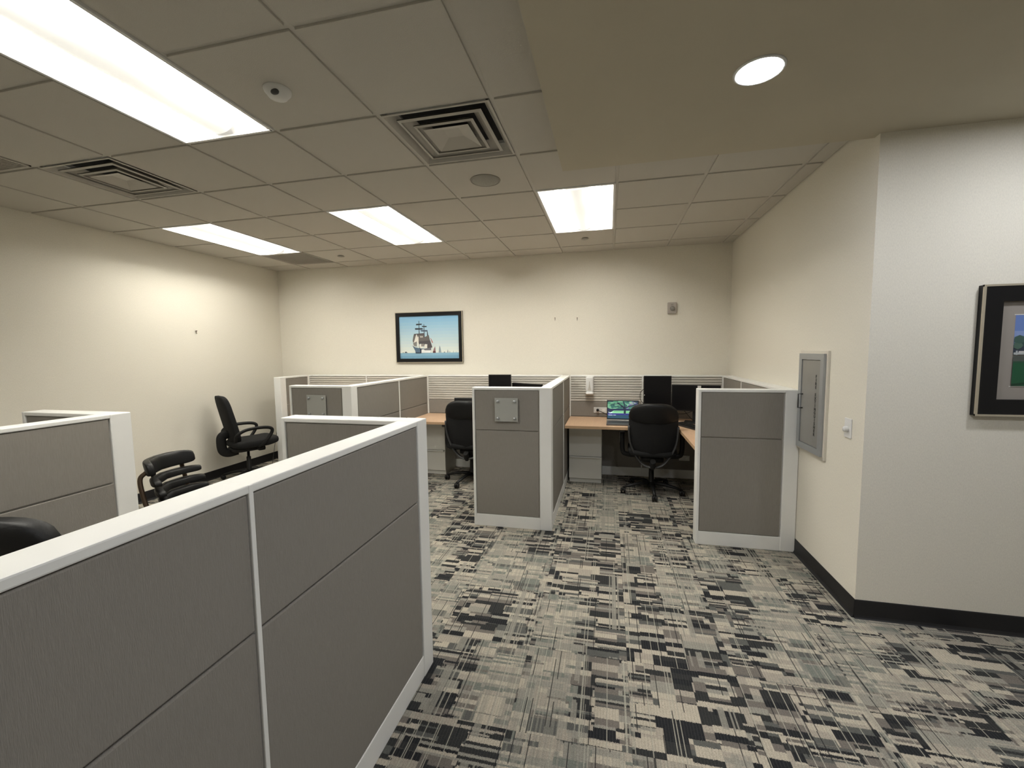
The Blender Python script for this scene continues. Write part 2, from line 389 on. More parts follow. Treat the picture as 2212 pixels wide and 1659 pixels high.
def diffuser(c_, r_, label):
    t = thing('air_diffuser', label, 'air vent', ((c_+0.5)*G, (r_+0.5)*G, H-0.004))
    h = G/2-0.013
    def ring(a, za, b, zb, m, nm):      # sloped square ring, with thickness
        q = lambda s, z: [(-s, -s, z), (s, -s, z), (s, s, z), (-s, s, z)]
        vs = q(a, za) + q(b, zb) + q(b, zb+0.004) + q(a, za+0.004)
        fs = [(r*4+k, r*4+(k+1) % 4, ((r+1) % 4)*4+(k+1) % 4, ((r+1) % 4)*4+k) for r in range(4) for k in range(4)]
        return MB().add(vs, fs).build(nm, m, t)
    ring(h, 0.0, h-0.010, -0.001, VENT, 'outer_frame')
    ring(h-0.010, -0.001, h-0.050, 0.050, VENT, 'outer_frame')
    ring(0.232, 0.002, 0.165, 0.042, VENT, 'louver_ring'); ring(0.232, 0.002, 0.215, -0.003, VENT, 'louver_ring')
    ring(0.168, -0.003, 0.105, 0.036, VENT, 'louver_ring'); ring(0.168, -0.003, 0.152, -0.007, VENT, 'louver_ring')
    q = lambda s, z: [(-s, -s, z), (s, -s, z), (s, s, z), (-s, s, z)]
    m = MB(); m.add(q(0.128, -0.008)+q(0.045, 0.024), [(0, 1, 5, 4), (1, 2, 6, 5), (2, 3, 7, 6), (3, 0, 4, 7), (4, 5, 6, 7)])
    m.build('center_cone', VENT, t)
    MB().box(-h+0.04, h-0.04, -h+0.04, h-0.04, 0.076, 0.082).build('throat_shade_plate', THROAT, t)
    return t
diffuser(-1, 0, 'square stepped air diffuser next to the round ceiling speaker')
diffuser(-5, 0, 'square stepped air diffuser near the left wall')
def grille(c_, r_, label):
    t = thing('return_grille', label, 'air vent', ((c_+0.5)*G, (r_+0.5)*G, H-0.004))
    h = G/2-0.013; m = MB()
    for s in (-1, 1):
        m.box(s*h-0.012 if s > 0 else -h, h if s > 0 else -h+0.012, -h, h, 0, 0.01); m.box(-h, h, s*h-0.012 if s > 0 else -h, h if s > 0 else -h+0.012, 0.0002, 0.01)
    m.build('frame', VENT, t)
    b = MB(); n = 38
    for k in range(1, n):
        p = -h + 2*h*k/n
        b.box(p-0.001, p+0.001, -h, h, 0.001, 0.012); b.box(-h, h, p-0.001, p+0.001, 0.0012, 0.0118)
    o = b.build('egg_crate', VENT, t); o['kind'] = 'stuff'
    MB().box(-h, h, -h, h, 0.03, 0.034).build('throat_shade_plate', VENTD, t)
grille(-6, 4, 'grey return air grille beyond the end of a ceiling light')
grille(-6, -1, 'grey return air grille cornering on an air diffuser by the left wall')
t = thing('ceiling_speaker', 'round grey ceiling speaker set in an acoustic tile', 'speaker', (-0.5*G, 1.53*G, H-0.004))
MB().lathe([(0.0, -0.006), (0.094, -0.006), (0.097, -0.004), (0.097, 0.0)], 40).build('grille', SPKR, t)
MB().lathe([(0.097, 0.0), (0.099, -0.006), (0.105, -0.006), (0.108, 0.0)], 40).build('rim', GRILLE, t)
t = thing('occupancy_sensor', 'small white dome sensor with dark eye on the ceiling tile', 'sensor', (-1.535*G, -0.5*G, H-0.004))
MB().lathe([(0.0, -0.042), (0.022, -0.041), (0.040, -0.034), (0.050, -0.020), (0.056, -0.014), (0.060, -0.003), (0.060, 0.0)], 30).build('dome', WHITEP, t)
MB().squad((0.016, -0.036, -0.030), (0.020, 0.012, 0.012), 0.9, 0.9, 16, 8).build('lens', GREYPL, t)
for i, (cx, cy, lab) in enumerate(((0.49, 4.45, 'white sprinkler cover cap behind the soffit-side ceiling light'), (-4.48, 4.48, 'white sprinkler cover cap next to the return grille'))):
    t = thing('sprinkler_cap', lab, 'sprinkler', (cx*G, cy*G, H-0.004))
    MB().lathe([(0.0, -0.012), (0.036, -0.012), (0.040, -0.010), (0.040, -0.008), (0.030, -0.006), (0.030, 0.0)], 24).build('cover_plate', GRILLE, t)
    MB().lathe([(0.030, -0.006), (0.034, -0.001), (0.034, 0.0), (0.030, 0.0)], 24).build('rim', WHITEP, t)
def downlight(x, y, label, suffix=''):
    t = thing('downlight'+suffix, label, 'light', (x, y, SZ), 0, 'soffit downlights')
    MB().lathe([(0.083, -0.003), (0.086, -0.006), (0.093, -0.005), (0.096, 0.0)], 40).build('trim_ring', WHITEM, t)
    MB().lathe([(0.0, -0.004), (0.083, -0.0035), (0.083, 0.0)], 40).build('lens'+suffix, DLAMP, t)
downlight(1.148, -0.080, 'round recessed downlight in the soffit nearest the extinguisher cabinet')
downlight(2.62, -0.080, 'round recessed downlight in the soffit in front of the framed landscape', '_right_offscreen')
downlight(1.148, -1.55, 'round recessed downlight in the soffit rear row, by the aisle partition', '_rear_offscreen')
downlight(2.62, -1.55, 'round recessed downlight in the soffit rear row, aligned with the framed landscape', '_rear_right_offscreen')

# ------------------------------------------------------------------ cubicle partitions
PH = 1.245; TK = 0.05      # height, half thickness
ZJ = 0.87; ZB = 0.112; ZC = PH-0.022
def rbox(m, ax, a0, a1, c0, c1, z0, z1, bev=0.0):
    """box along axis ax ('x' or 'y'): a = along, c = across"""
    if ax == 'x': m.box(a0, a1, c0, c1, z0, z1, 0, bev)
    else: m.box(c0, c1, a0, a1, z0, z1, 0, bev)
    return m
def section(t, ax, a0, a1, c, sides=(-1, 1), zj=ZJ):
    """one framed panel: core, cap, base, fabric tiles on both faces"""
    rbox(MB(), ax, a0, a1, c-0.034, c+0.034, ZB-0.01, ZC+0.005).build('core', SLATBACK, t)
    rbox(MB(), ax, a0, a1, c-TK, c+TK, ZC, PH, 0.004).build('top_cap', TRIM, t)
    rbox(MB(), ax, a0, a1, c-TK+0.002, c+TK-0.002, 0.004, ZB, 0.003).build('base_plate', TRIM, t)
    for s in sides:
        for z0, z1 in ((ZB+0.002, zj-0.003), (zj+0.003, ZC-0.003)):
            lo, hi = (c+0.030, c+TK-0.003) if s > 0 else (c-TK+0.003, c-0.030)
            rbox(MB(), ax, a0+0.009, a1-0.009, lo, hi, z0, z1, 0.004).build('fabric_tile', FABRIC, t)
def mullion(t, ax, a, c, w=0.007, name='mullion'):
    m = MB(); rbox(m, ax, a-w, a+w, c-TK-0.001, c+TK+0.001, 0.004, PH-0.001, 0.002); m.build(name, TRIM, t)
def post(t, x, y, h=PH):
    MB().box(x-TK-0.001, x+TK+0.001, y-TK-0.001, y+TK+0.001, 0.004, h+0.0005, 0, 0.005).build('post', TRIM, t)
def end_trim(t, ax, a, c):
    m = MB(); rbox(m, ax, a-0.011, a+0.011, c-TK-0.001, c+TK+0.001, 0.004, PH+0.0003, 0.004); m.build('end_trim', TRIM, t)
def run(t, ax, cuts, c, **k):
    for a0, a1 in zip(cuts[:-1], cuts[1:]): section(t, ax, a0, a1, c, **k)
    for a in cuts[1:-1]: mullion(t, ax, a, c)

# nearest L: long run beside the aisle plus its short return
nx, ny = -0.340, -0.252
t = thing('cubicle_partition', 'grey fabric L-shaped partition beside the carpet aisle, nearest the open floor', 'partition', (0, 0, 0), 0, 'cubicle partitions')
run(t, 'y', [-2.165, -1.222, ny-0.05], nx); post(t, nx, ny); end_trim(t, 'y', -2.175, nx)
run(t, 'x', [-1.005, nx-0.05], ny); end_trim(t, 'x', -1.012, ny)
# next L toward the left wall
lx, ly = -2.112, -0.300
t = thing('cubicle_partition', 'grey fabric L-shaped partition standing between the left wall and the rounded chair back', 'partition', (0, 0, 0), 0, 'cubicle partitions')
run(t, 'y', [-2.165, -1.25, ly-0.05], lx); post(t, lx, ly); end_trim(t, 'y', -2.175, lx)
run(t, 'x', [-2.715, lx-0.05], ly); end_trim(t, 'x', -2.724, ly)
# the three L partitions that divide the bays along the back wall
YBK = 3.21        # slat face of the back partitions
def bay_wall(px, face, x_end, label, seam):
    t = thing('cubicle_partition', label, 'partition', (0, 0, 0), 0, 'cubicle partitions')
    py = face+TK
    run(t, 'x', [x_end+0.012, px-TK], py); post(t, px, py); end_trim(t, 'x', x_end+0.006, py)
    run(t, 'y', [py+TK, seam, YBK-0.005], px); mullion(t, 'y', YBK-0.010, px)
bay_wall(0.040, 1.440, -0.602, 'grey fabric L-shaped partition with a frosted name plate, between the two bays with desks in view', 2.45)
bay_wall(-1.872, 1.474, -2.505, 'grey fabric L-shaped partition with a frosted name plate, under the ship picture', 2.42)
bay_wall(1.897, 1.432, 1.247, 'grey fabric L-shaped partition against the wall with the extinguisher cabinet', 2.53)
t = thing('cubicle_partition', 'short grey fabric wing partition beside the chair with loop arms', 'partition', (0, 0, 0), 0, 'cubicle partitions')
post(t, -3.73, 2.72); run(t, 'y', [2.77, YBK-0.005], -3.73); mullion(t, 'y', YBK-0.010, -3.73)
slat_mesh = {}
def back_bay(x0, x1, xm, label):
    t = thing('slatwall_partition', label, 'partition', (0, 0, 0), 0, 'slatwall back partitions')
    for a0, a1 in ((x0, xm), (xm, x1)):
        MB().box(a0, a1, YBK+0.016, YBK+0.09, ZB, ZC).build('core', SLATBACK, t)
        MB().box(a0, a1, YBK, YBK+0.1, ZC+0.004, PH, 0, 0.003).build('top_cap', TRIM, t)
        MB().box(a0, a1, YBK+0.002, YBK+0.098, 0.004, ZB, 0, 0.003).build('base_plate', TRIM, t)
        MB().box(a0+0.008, a1-0.008, YBK+0.004, YBK+0.02, 0.735, 0.917, 0, 0.003).build('fabric_tile', FABRIC, t)
        MB().box(a0+0.008, a1-0.008, YBK+0.004, YBK+0.02, ZB+0.002, 0.728, 0, 0.003).build('fabric_tile', FABRIC, t)
        n = 10; zp = (ZC-0.922)/n
        w = round(a1-a0, 4)
        if w not in slat_mesh: slat_mesh[w] = MB().box(0.009, w-0.009, 0.0, 0.014, 0.004, zp-0.0055, 0, 0.002).mesh('slat', SLATM)
        for k in range(n): link('slat', slat_mesh[w], t, (a0, YBK+0.003, 0.922+k*zp))
        for a in (a0, a1): MB().box(a-0.007 if a == a1 else a, a if a == a1 else a+0.007, YBK-0.001, YBK+0.05, 0.115, PH-0.001).build('mullion', TRIM, t)
back_bay(-3.675, -1.925, -2.745, 'slatwall partition under the ship picture, behind the desk nearest the left wall')
back_bay(-1.820, -0.012, -0.905, 'slatwall partition behind the bay with the switched-off laptop')
back_bay(0.092, 1.845, 0.957, 'slatwall partition with white dispenser, behind the lit laptop')

def name_plate(x, y, z, w, label):
    t = thing('name_plate', label, 'sign', (x, y, z))
    MB().box(-w/2, w/2, -0.022, -0.017, -w/2, w/2, 0, 0.001).build('plate', GLASSP, t)
    for sx in (-1, 1):
        for sz in (-1, 1):
            MB().lathe([(0.0055, 0.002), (0.0055, -0.023), (0.011, -0.023), (0.011, -0.038), (0.009, -0.040), (0.0, -0.040)], 16, (sx*(w/2-0.028), 0, sz*(w/2-0.028)), 'y').build('standoff', STEEL, t)
name_plate(-0.295, 1.443, 1.054, 0.203, 'frosted square name plate on standoffs, mounted beside the gap to the lit laptop')
name_plate(-2.195, 1.477, 1.050, 0.210, 'frosted square name plate on standoffs, partition under the ship picture')

# ------------------------------------------------------------------ desks and pedestals
ZD = 0.730
def worktop(x0, x1, xi, y0, label, yf=2.535):
    t = thing('worktop', label, 'desk', (0, 0, 0), 0, 'L-shaped cubicle worktops')
    pts = [(x0, yf), (xi, yf), (xi, y0), (x1, y0), (x1, YBK), (x0, YBK)]
    bm = bmesh.new(); n = len(pts)
    lo = [bm.verts.new((a, b, ZD-0.030)) for a, b in pts]; hi = [bm.verts.new((a, b, ZD)) for a, b in pts]
    bm.faces.new(lo[::-1]); top = bm.faces.new(hi)
    for i in range(n): bm.faces.new((lo[i], lo[(i+1) % n], hi[(i+1) % n], hi[i])).material_index = 1
    me = bpy.data.meshes.new('top'); bm.to_mesh(me); bm.free(); me.materials.append(WOOD); me.materials.append(WOODEDGE)
    o = link('top', me, t)
    MB().box(x0+0.6, x0+0.63, yf+0.15, YBK, ZD-0.25, ZD-0.030).build('support_bracket', TRIM, t)
    MB().box(xi+0.12, x1, y0+0.1, y0+0.125, ZD-0.25, ZD-0.030).build('support_bracket', TRIM, t)
worktop(0.092, 1.845, 1.275, 1.545, 'maple L-shaped worktop carrying the lit laptop')
worktop(-1.820, -0.012, -0.60, 1.555, 'maple L-shaped worktop carrying the switched-off laptop')
worktop(-3.675, -1.925, -2.50, 1.585, 'maple L-shaped worktop beyond the short wing partition', 2.80)
def pedestal(x0, x1, label):
    t = thing('file_pedestal', label, 'cabinet', ((x0+x1)/2, 2.84, 0), 0, 'file pedestals under the worktops')
    h = (x1-x0)/2
    MB().box(-h, h, 0.016, 0.37, 0.05, ZD-0.031, 0, 0.002).build('body', PEDM, t)
    MB().box(-h+0.004, h-0.004, 0.02, 0.36, 0.004, 0.05).build('plinth', PEDM, t)
    for z0, z1 in ((0.055, 0.312), (0.320, 0.655)):
        d = MB().box(-h+0.001, h-0.001, 0.0, 0.018, z0, z1, 0, 0.002).build('drawer', PEDM, t)
        m = MB(); m.prism([(0.002, z1-0.012), (-0.030, z1-0.004), (-0.030, z1+0.0055), (0.002, z1+0.005)], -h+0.012, h-0.012, 0, 'x'); m.build('pull_lip', TRIM, d)
    tr = MB().box(-h+0.001, h-0.001, 0.004, 0.018, 0.662, ZD-0.031).build('top_rail', PEDM, t)
    MB().lathe([(0.0, 0.0), (0.008, 0.0), (0.008, 0.006)], 14, (0.0, -0.001, 0.68), 'y').build('lock', STEEL, tr)
pedestal(0.110, 0.486, 'white two-drawer file pedestal below the lit laptop worktop')
pedestal(-1.818, -1.444, 'white two-drawer file pedestal below the switched-off laptop worktop')

# ------------------------------------------------------------------ chairs
def star_base(t, leg_rot, R=0.31, m=PLASTIC, colh=0.40):
    MB().lathe([(0.034, 0.06), (0.040, 0.075), (0.036, 0.105), (0.028, 0.12), (0.026, 0.28), (0.017, 0.285), (0.016, colh)], 18).build('gas_column', m, t)
    for k in range(5):
        a = leg_rot + 2*PI*k/5; c, s = math.cos(a), math.sin(a)
        leg = MB().tube([(c*0.02, s*0.02, 0.095), (c*0.12, s*0.12, 0.100), (c*0.22, s*0.22, 0.085), (c*R, s*R, 0.062)], [0.026, 0.024, 0.020, 0.016], 10, 0, 0.75).build('leg', m, t)
        ca = MB()
        ca.lathe([(0.007, 0.05), (0.007, 0.07)], 8, (c*R, s*R, 0))
        for sd in (-1, 1):
            ca.lathe([(0.0, -0.011), (0.022, -0.011), (0.0275, -0.006), (0.0275, 0.006), (0.022, 0.011), (0.0, 0.011)], 16, (c*R+0.016*sd*1.0, s*R+0.0, 0.0315), 'x')
        ca.squad((c*R, s*R, 0.044), (0.014, 0.024, 0.018), 0.8, 0.8, 12, 8)
        ca.build('caster', PLASTIC, leg)
def task_chair(label, loc, rz, legrot):
    """chair facing +y; tall back with a leather upper cushion and a grey lower shell hoop"""
    t = thing('office_chair', label, 'chair', loc, rz, 'black cubicle task chairs')
    star_base(t, legrot, 0.318)
    MB().squad((0, 0.02, 0.46), (0.25, 0.25, 0.042), 0.5, 0.45, 32, 12, lambda x, y, z: (x, y, z-0.18*max(0, y-0.14)**1.0*0.4+0.15*x*x)).build('seat', CHAIRF, t)
    MB().squad((0, 0.0, 0.39), (0.12, 0.15, 0.035), 0.3, 0.3, 16, 8).build('mechanism', PLASTIC, t)
    def bend(x, y, z):           # z measured from back centre 0.70: wide shoulders, narrow waist, wraps forward at the sides
        k = 1.0-0.28*max(0, (-z-0.02)/0.30)**1.6
        k *= 1.0-0.24*max(0, (z-0.12)/0.18)**2
        return (x*k, y + 1.1*x*x - 0.10*z + 0.35*z*z*(1 if z < 0 else -0.4), z)
    MB().squad((0, -0.245, 0.70), (0.245, 0.030, 0.270), 0.35, 0.30, 36, 20, bend).build('backrest', CHAIRF, t)
    def bend2(x, y, z):
        zz = z+0.195; X, Yv, Z = bend(x, y, zz); return (X, Yv, Z-0.195)
    MB().squad((0, -0.245, 0.895), (0.252, 0.046, 0.108), 0.62, 0.40, 36, 16, bend2).build('headrest_cushion', LEATHER, t)
    pts = [bend(*p) for p in ((-0.243, -0.028, 0.06), (-0.240, -0.03, -0.10), (-0.225, -0.035, -0.22), (-0.17, -0.04, -0.335), (-0.07, -0.045, -0.375), (0.07, -0.045, -0.375), (0.17, -0.04, -0.335), (0.225, -0.035, -0.22), (0.240, -0.03, -0.10), (0.243, -0.028, 0.06))]
    MB().tube([(p[0], p[1]-0.245, p[2]+0.70) for p in arc(pts, 6)], 0.026, 10, 0, 0.45).build('back_frame', GREYPL, t)
    MB().tube(arc([(0, -0.05, 0.37), (0, -0.16, 0.34), (0, -0.22, 0.345), (0, -0.245, 0.40)], 5), 0.028, 10, 0, 1.6).build('back_bracket', PLASTIC, t)
    for s in (-1, 1):
        arm = MB().tube(arc([(s*0.14, 0.0, 0.40), (s*0.26, 0.0, 0.405), (s*0.305, 0.0, 0.45), (s*0.31, 0.01, 0.66)], 6), 0.017, 10, 0, 1.5).build('arm_post', PLASTIC, t)
        MB().squad((s*0.31, 0.03, 0.675), (0.042, 0.125, 0.018), 0.5, 0.5, 20, 10).build('arm_pad', GREYPL, arm)
task_chair('black high-back task chair pushed in at the lit laptop desk', (1.020, 2.665, 0.004), math.radians(-2), math.radians(-87))
task_chair('black high-back task chair pushed in at the switched-off laptop desk', (-1.03, 2.665, 0.004), math.radians(2), math.radians(180))
task_chair('black rounded chair back rising behind the nearest aisle partition', (-1.68, -0.84, 0.004), math.radians(12), math.radians(40))

def loop_chair(label, loc, rz):
    """faces +y: slim tall back, deep seat, open loop arms"""
    t = thing('loop_arm_chair', label, 'chair', loc, rz); t.scale = (0.94, 0.94, 0.96)
    star_base(t, math.radians(20), 0.31, PLASTIC, 0.40)
    MB().squad((0, 0.06, 0.475), (0.245, 0.275, 0.058), 0.55, 0.42, 34, 14, lambda x, y, z: (x, y, z + (0.02 if y > 0.12 else 0)*(y-0.12)/0.15 - 0.7*max(0, y-0.17)**2*4*0.25)).build('seat', CHAIRF, t)
    MB().squad((0, -0.02, 0.405), (0.16, 0.20, 0.035), 0.5, 0.5, 18, 8).build('seat_shell', PLASTIC, t)
    def bend(x, y, z):
        k = 1-0.18*max(0, z/0.3)**2
        return (x*k, y-0.22*(z+0.3)+0.10*max(0, -z)*0 + 0.8*x*x, z)
    MB().squad((0, -0.165, 0.80), (0.190, 0.038, 0.305), 0.35, 0.3, 34, 20, bend).build('backrest', CHAIRF, t)
    # rear hinge bracket
    m = MB(); m.tube(arc([(0, -0.19, 0.62), (0, -0.275, 0.60), (0, -0.30, 0.55), (0, -0.29, 0.42), (0, -0.23, 0.375), (0, -0.12, 0.385)], 6), 0.022, 10, 0, 2.6); m.build('back_bracket', PLASTIC, t)
    for s in (-1, 1):
        pts = [(s*0.20, -0.20, 0.53), (s*0.275, -0.20, 0.62), (s*0.285, -0.10, 0.675), (s*0.285, 0.06, 0.685), (s*0.28, 0.185, 0.665), (s*0.275, 0.205, 0.61), (s*0.265, 0.13, 0.50), (s*0.22, 0.05, 0.435)]
        if s > 0: pts = pts
        MB().tube(arc(pts, 7), 0.021, 12, 0, 0.8).build('arm', PLASTIC, t)
    MB().squad((0.10, 0.13, 0.385), (0.022, 0.045, 0.028), 0.4, 0.4, 14, 8).build('tilt_knob', PLASTIC, t)
    MB().tube([(0.02, 0.02, 0.40), (0.22, 0.06, 0.395)], 0.006, 8).build('lever', PLASTIC, t)
loop_chair('black chair with open loop arms standing by the left wall', (-3.85, 2.27, 0.004), math.radians(-27))

def ribbed_chair(label, loc, rz):
    """faces +x: back made of five curved leather pads on bronze side tubes"""
    t = thing('ribbed_back_chair', label, 'chair', loc, rz)
    R0 = 0.30; t.scale = (0.92, 0.92, 0.92)
    def pad(zc, hh, th, off, span, nm='back_pad'):
        def fn(x, y, z):        # x: thickness, y: along arc, z: height
            a = y/R0; r = R0 + x
            return (off - r*math.cos(a) + R0*0.0 - 0.22*z, r*math.sin(a), z)
        MB().squad((0.20, 0, zc), (th, span, hh), 0.45, 0.25, 40, 14, fn).build(nm, LEATHER, t)
    pad(0.775, 0.062, 0.030, -0.035, 0.30)
    for k, (z, o) in enumerate(((0.660, 0.005), (0.575, 0.035), (0.500, 0.060), (0.425, 0.085))): pad(z, 0.030, 0.032, o, 0.31)
    MB().squad((0.17, 0, 0.385), (0.235, 0.235, 0.045), 0.5, 0.35, 30, 12).build('seat', LEATHER, t)
    for s in (-1, 1):
        MB().tube(arc([(-0.075, s*0.205, 0.75), (-0.105, s*0.237, 0.69), (-0.070, s*0.246, 0.50), (-0.03, s*0.25, 0.36), (-0.13, s*0.255, 0.0)], 7), 0.017, 10).build('back_leg', BRONZE, t)
        MB().tube(arc([(-0.03, s*0.25, 0.35), (0.20, s*0.25, 0.335), (0.37, s*0.25, 0.32), (0.42, s*0.255, 0.0)], 7), 0.016, 10).build('front_leg', BRONZE, t)
    MB().tube([(-0.03, -0.25, 0.35), (-0.03, 0.25, 0.35)], 0.012, 8).build('rear_rail', BRONZE, t)
    for k in range(4):
        MB().tube([(-0.115+0.02*k, -0.10, 0.70-0.085*k), (-0.10+0.02*k, -0.10, 0.62-0.085*k)], 0.010, 8).build('pad_link', PLASTIC, t)
ribbed_chair('low black leather chair with ribbed curved back pads on bronze tubes', (-2.775, 0.52, 0.004), math.radians(17))

# ------------------------------------------------------------------ equipment on the desks
def monitor(label, x, y, z0, w, h, rz, cable=False):
    t = thing('monitor', label, 'monitor', (x, y, ZD), rz, 'black desktop monitors')
    b = MB().box(-w/2, w/2, -0.012, 0.018, z0-ZD, z0-ZD+h, 0, 0.004).build('housing', PLASTIC, t)
    MB().box(-w/2+0.009, w/2-0.009, -0.0135, -0.010, z0-ZD+0.014, z0-ZD+h-0.009).build('screen', SCREEN, b)
    MB().box(-0.03, 0.03, 0.018, 0.045, 0.008, z0-ZD+h*0.55, 0, 0.004).build('stand_neck', PLASTIC, t)
    MB().box(-0.115, 0.115, -0.075, 0.105, 0.0, 0.012, 0, 0.004).build('stand_foot', PLASTIC, t)
    return t
m1 = monitor('tall portrait black monitor behind the chair at the lit laptop', 1.106, 3.00, 0.765, 0.300, 0.487, math.radians(-3))
MB().lathe([(0.0, 0.0), (0.005, 0.0), (0.005, 0.002)], 12, (-0.142, -0.0145, 0.30), 'y').build('badge_sticker', WHITEP, m1)
m2 = monitor('wide black monitor with white sticker at the lit laptop desk corner', 1.500, 2.915, 0.862, 0.50, 0.295, math.radians(-16))
MB().box(0.02, 0.055, -0.016, -0.0130, 0.395, 0.42).build('paper_sticker', WHITEP, m2)
monitor('tall portrait black monitor above the partition with name plate', -0.760, 3.00, 0.765, 0.285, 0.500, math.radians(2))
monitor('wide black monitor turned sideways beside the portrait one', -0.405, 2.93, 0.862, 0.50, 0.300, math.radians(-34))

def laptop(label, x, y, rz, lit):
    t = thing('laptop', label, 'laptop', (x, y, ZD), rz)
    w = 0.352
    MB().box(-w/2, w/2, -0.12, 0.12, 0.0, 0.017, 0, 0.005).build('base', LAPTOP, t)
    kb = MB().box(-w/2+0.02, w/2-0.02, -0.015, 0.095, 0.0165, 0.0185).build('keyboard', KEYS, t)
    MB().box(-w/2, w/2, 0.100, 0.124, 0.008, 0.031, 0, 0.003).build('hinge_bar', SILVER, t)
    tl = math.radians(12); Hs = 0.232
    M = Matrix.Translation((0, 0.118, 0.020)) @ Matrix.Rotation(-tl, 4, 'X')
    b = MB(); b.box(-w/2, w/2, -0.003, 0.004, 0.0, Hs, 0, 0.003); b.v = [(M @ Vector(v))[:] for v in b.v]
    lid = b.build('lid', PLASTIC, t)
    sw, s0, s1 = w/2-0.008, 0.022, Hs-0.010
    q = MB(); mats = []
    def poly(pts, col, d, em=1.0):
        nm = 'screen_%d_%d_%d' % tuple(int(c*999) for c in col)
        if nm not in mats: mats.append(nm)
        if lit: mat(nm, (0.01, 0.01, 0.01), 0.3, emit=em*0.48, emit_col=col)
        q.add([(M @ Vector((-sw+2*sw*a, -0.0036-d*0.0002, s1-(s1-s0)*b_)))[:] for a, b_ in pts], [list(range(len(pts)))], mats.index(nm))
    if lit:
        def blob(cx, cy, rx, ry, col, d, n=9):
            poly([(min(1, max(0, cx+rx*math.cos(2*PI*k/n)*random.uniform(.75, 1.2))), min(1, max(0, cy+ry*math.sin(2*PI*k/n)*random.uniform(.75, 1.2)))) for k in range(n)], col, d)
        poly([(0, 0), (1, 0), (1, 1), (0, 1)], srgb(28, 48, 62), 0)
        for k in range(60):
            blob(random.uniform(.03, .85), random.uniform(.03, .46), random.uniform(.04, .10), random.uniform(.035, .085), random.choice([srgb(70, 130, 100), srgb(110, 165, 130), srgb(50, 100, 90), srgb(60, 110, 95)]), 1+k*0.022)
        for k in range(18):
            blob(random.uniform(.62, .97), random.uniform(.05, .42), random.uniform(.03, .06), random.uniform(.03, .06), random.choice([srgb(150, 165, 150), srgb(130, 135, 165), srgb(100, 105, 140)]), 2.5+k*0.05)
        poly([(0, .46), (1, .44), (1, .57), (0, .57)], srgb(32, 38, 70), 3.5)
        poly([(.2, .56), (1, .55), (1, .71), (.05, .71)], srgb(150, 215, 165), 4)
        poly([(.2, .61), (1, .60), (1, .645), (.2, .64)], srgb(50, 130, 60), 4.3)
        poly([(0, .71), (1, .69), (1, .82), (0, .82)], srgb(50, 50, 120), 4.6)
        poly([(0, .80), (1, .80), (1, 1), (0, 1)], srgb(38, 72, 92), 4.8)
        tr = srgb(22, 32, 52)
        poly([(.535, .72), (.545, .42), (.52, .33), (.60, .33), (.60, .42), (.605, .72)], tr, 5.2)
        poly([(.53, .40), (.36, .17), (.30, .08), (.33, .07), (.42, .18), (.57, .35)], tr, 5.3)
        poly([(.555, .35), (.545, .18), (.50, .03), (.54, .03), (.57, .16), (.59, .35)], tr, 5.35)
        poly([(.58, .40), (.70, .27), (.98, .13), (.98, .18), (.74, .31), (.60, .42)], tr, 5.4)
        poly([(.36, .17), (.18, .20), (.05, .30), (.06, .27), (.17, .17), (.34, .14)], tr, 5.45)
        wht = srgb(225, 235, 255)      # blurred clock and date marks of the lock screen
        for a0, a1, b0, b1 in ((.03, .06, .635, .655), (.045, .06, .64, .72), (.075, .085, .66, .675), (.075, .085, .70, .715), (.095, .12, .645, .72), (.13, .155, .645, .70), (.03, .165, .80, .825), (.19, .28, .80, .82)):
            poly([(a0, b0), (a1, b0), (a1, b1), (a0, b1)], wht, 6)
        q.build('screen', [MATS[n] for n in mats], lid)
    else:
        b = MB(); b.box(-sw, sw, -0.0040, -0.0028, s0, s1); b.v = [(M @ Vector(v))[:] for v in b.v]; b.build('screen', SCREEN, lid)
    return t
laptop('open laptop with a lit tree photo on its screen', 0.716, 2.735, math.radians(-1), True)
laptop('open laptop with a dark screen behind the task chair', -1.150, 2.760, math.radians(3), False)

t = thing('keyboard', 'black keyboard lying under the wide monitor with white sticker', 'keyboard', (1.405, 2.645, ZD), math.radians(-62))
MB().box(-0.22, 0.22, -0.07, 0.07, 0.0, 0.018, 0, 0.004).build('tray', KEYS, t)
kme = MB().box(-0.011, 0.011, -0.010, 0.010, 0, 0.007, 0, 0.002).mesh('key', PLASTIC)
for r_ in range(5):
    for c_ in range(16): link('key', kme, t, (-0.195+c_*0.026, -0.050+r_*0.025, 0.0175))

t = thing('sanitizer_dispenser', 'white hand sanitizer dispenser clipped on the slatwall', 'dispenser', (0.333, YBK, 1.12))
MB().box(-0.048, 0.048, -0.012, 0.006, -0.105, 0.112, 0, 0.004).build('back_plate', WHITEP, t)
MB().squad((0, -0.040, 0.012), (0.046, 0.034, 0.098), 0.3, 0.35, 24, 14).build('cover', WHITEP, t)
MB().squad((0, -0.045, -0.092), (0.050, 0.048, 0.017), 0.6, 0.5, 24, 10).build('drip_tray', WHITEM, t)
MB().prism([(-0.020, -0.055), (0.020, -0.055), (0.006, 0.01), (0.004, 0.055), (-0.004, 0.055), (-0.006, 0.01)], -0.0765, -0.0725, 0, 'y').build('push_lever', VENT, t)
def outlet(x, y, z, w, h, label):
    t = thing('power_outlet', label, 'outlet', (x, y, z))
    p = MB().box(-w/2, w/2, -0.008, 0.003, -h/2, h/2, 0, 0.003).build('face_plate', WHITEP, t)
    for s in (-1, 1): MB().box(s*w*0.25-0.017, s*w*0.25+0.017, -0.0095, -0.006, -0.014, 0.014, 0, 0.001).build('socket', TRIM, p)
outlet(0.462, YBK+0.004, 0.813, 0.160, 0.070, 'white double power outlet above the worktop, black plug in it')
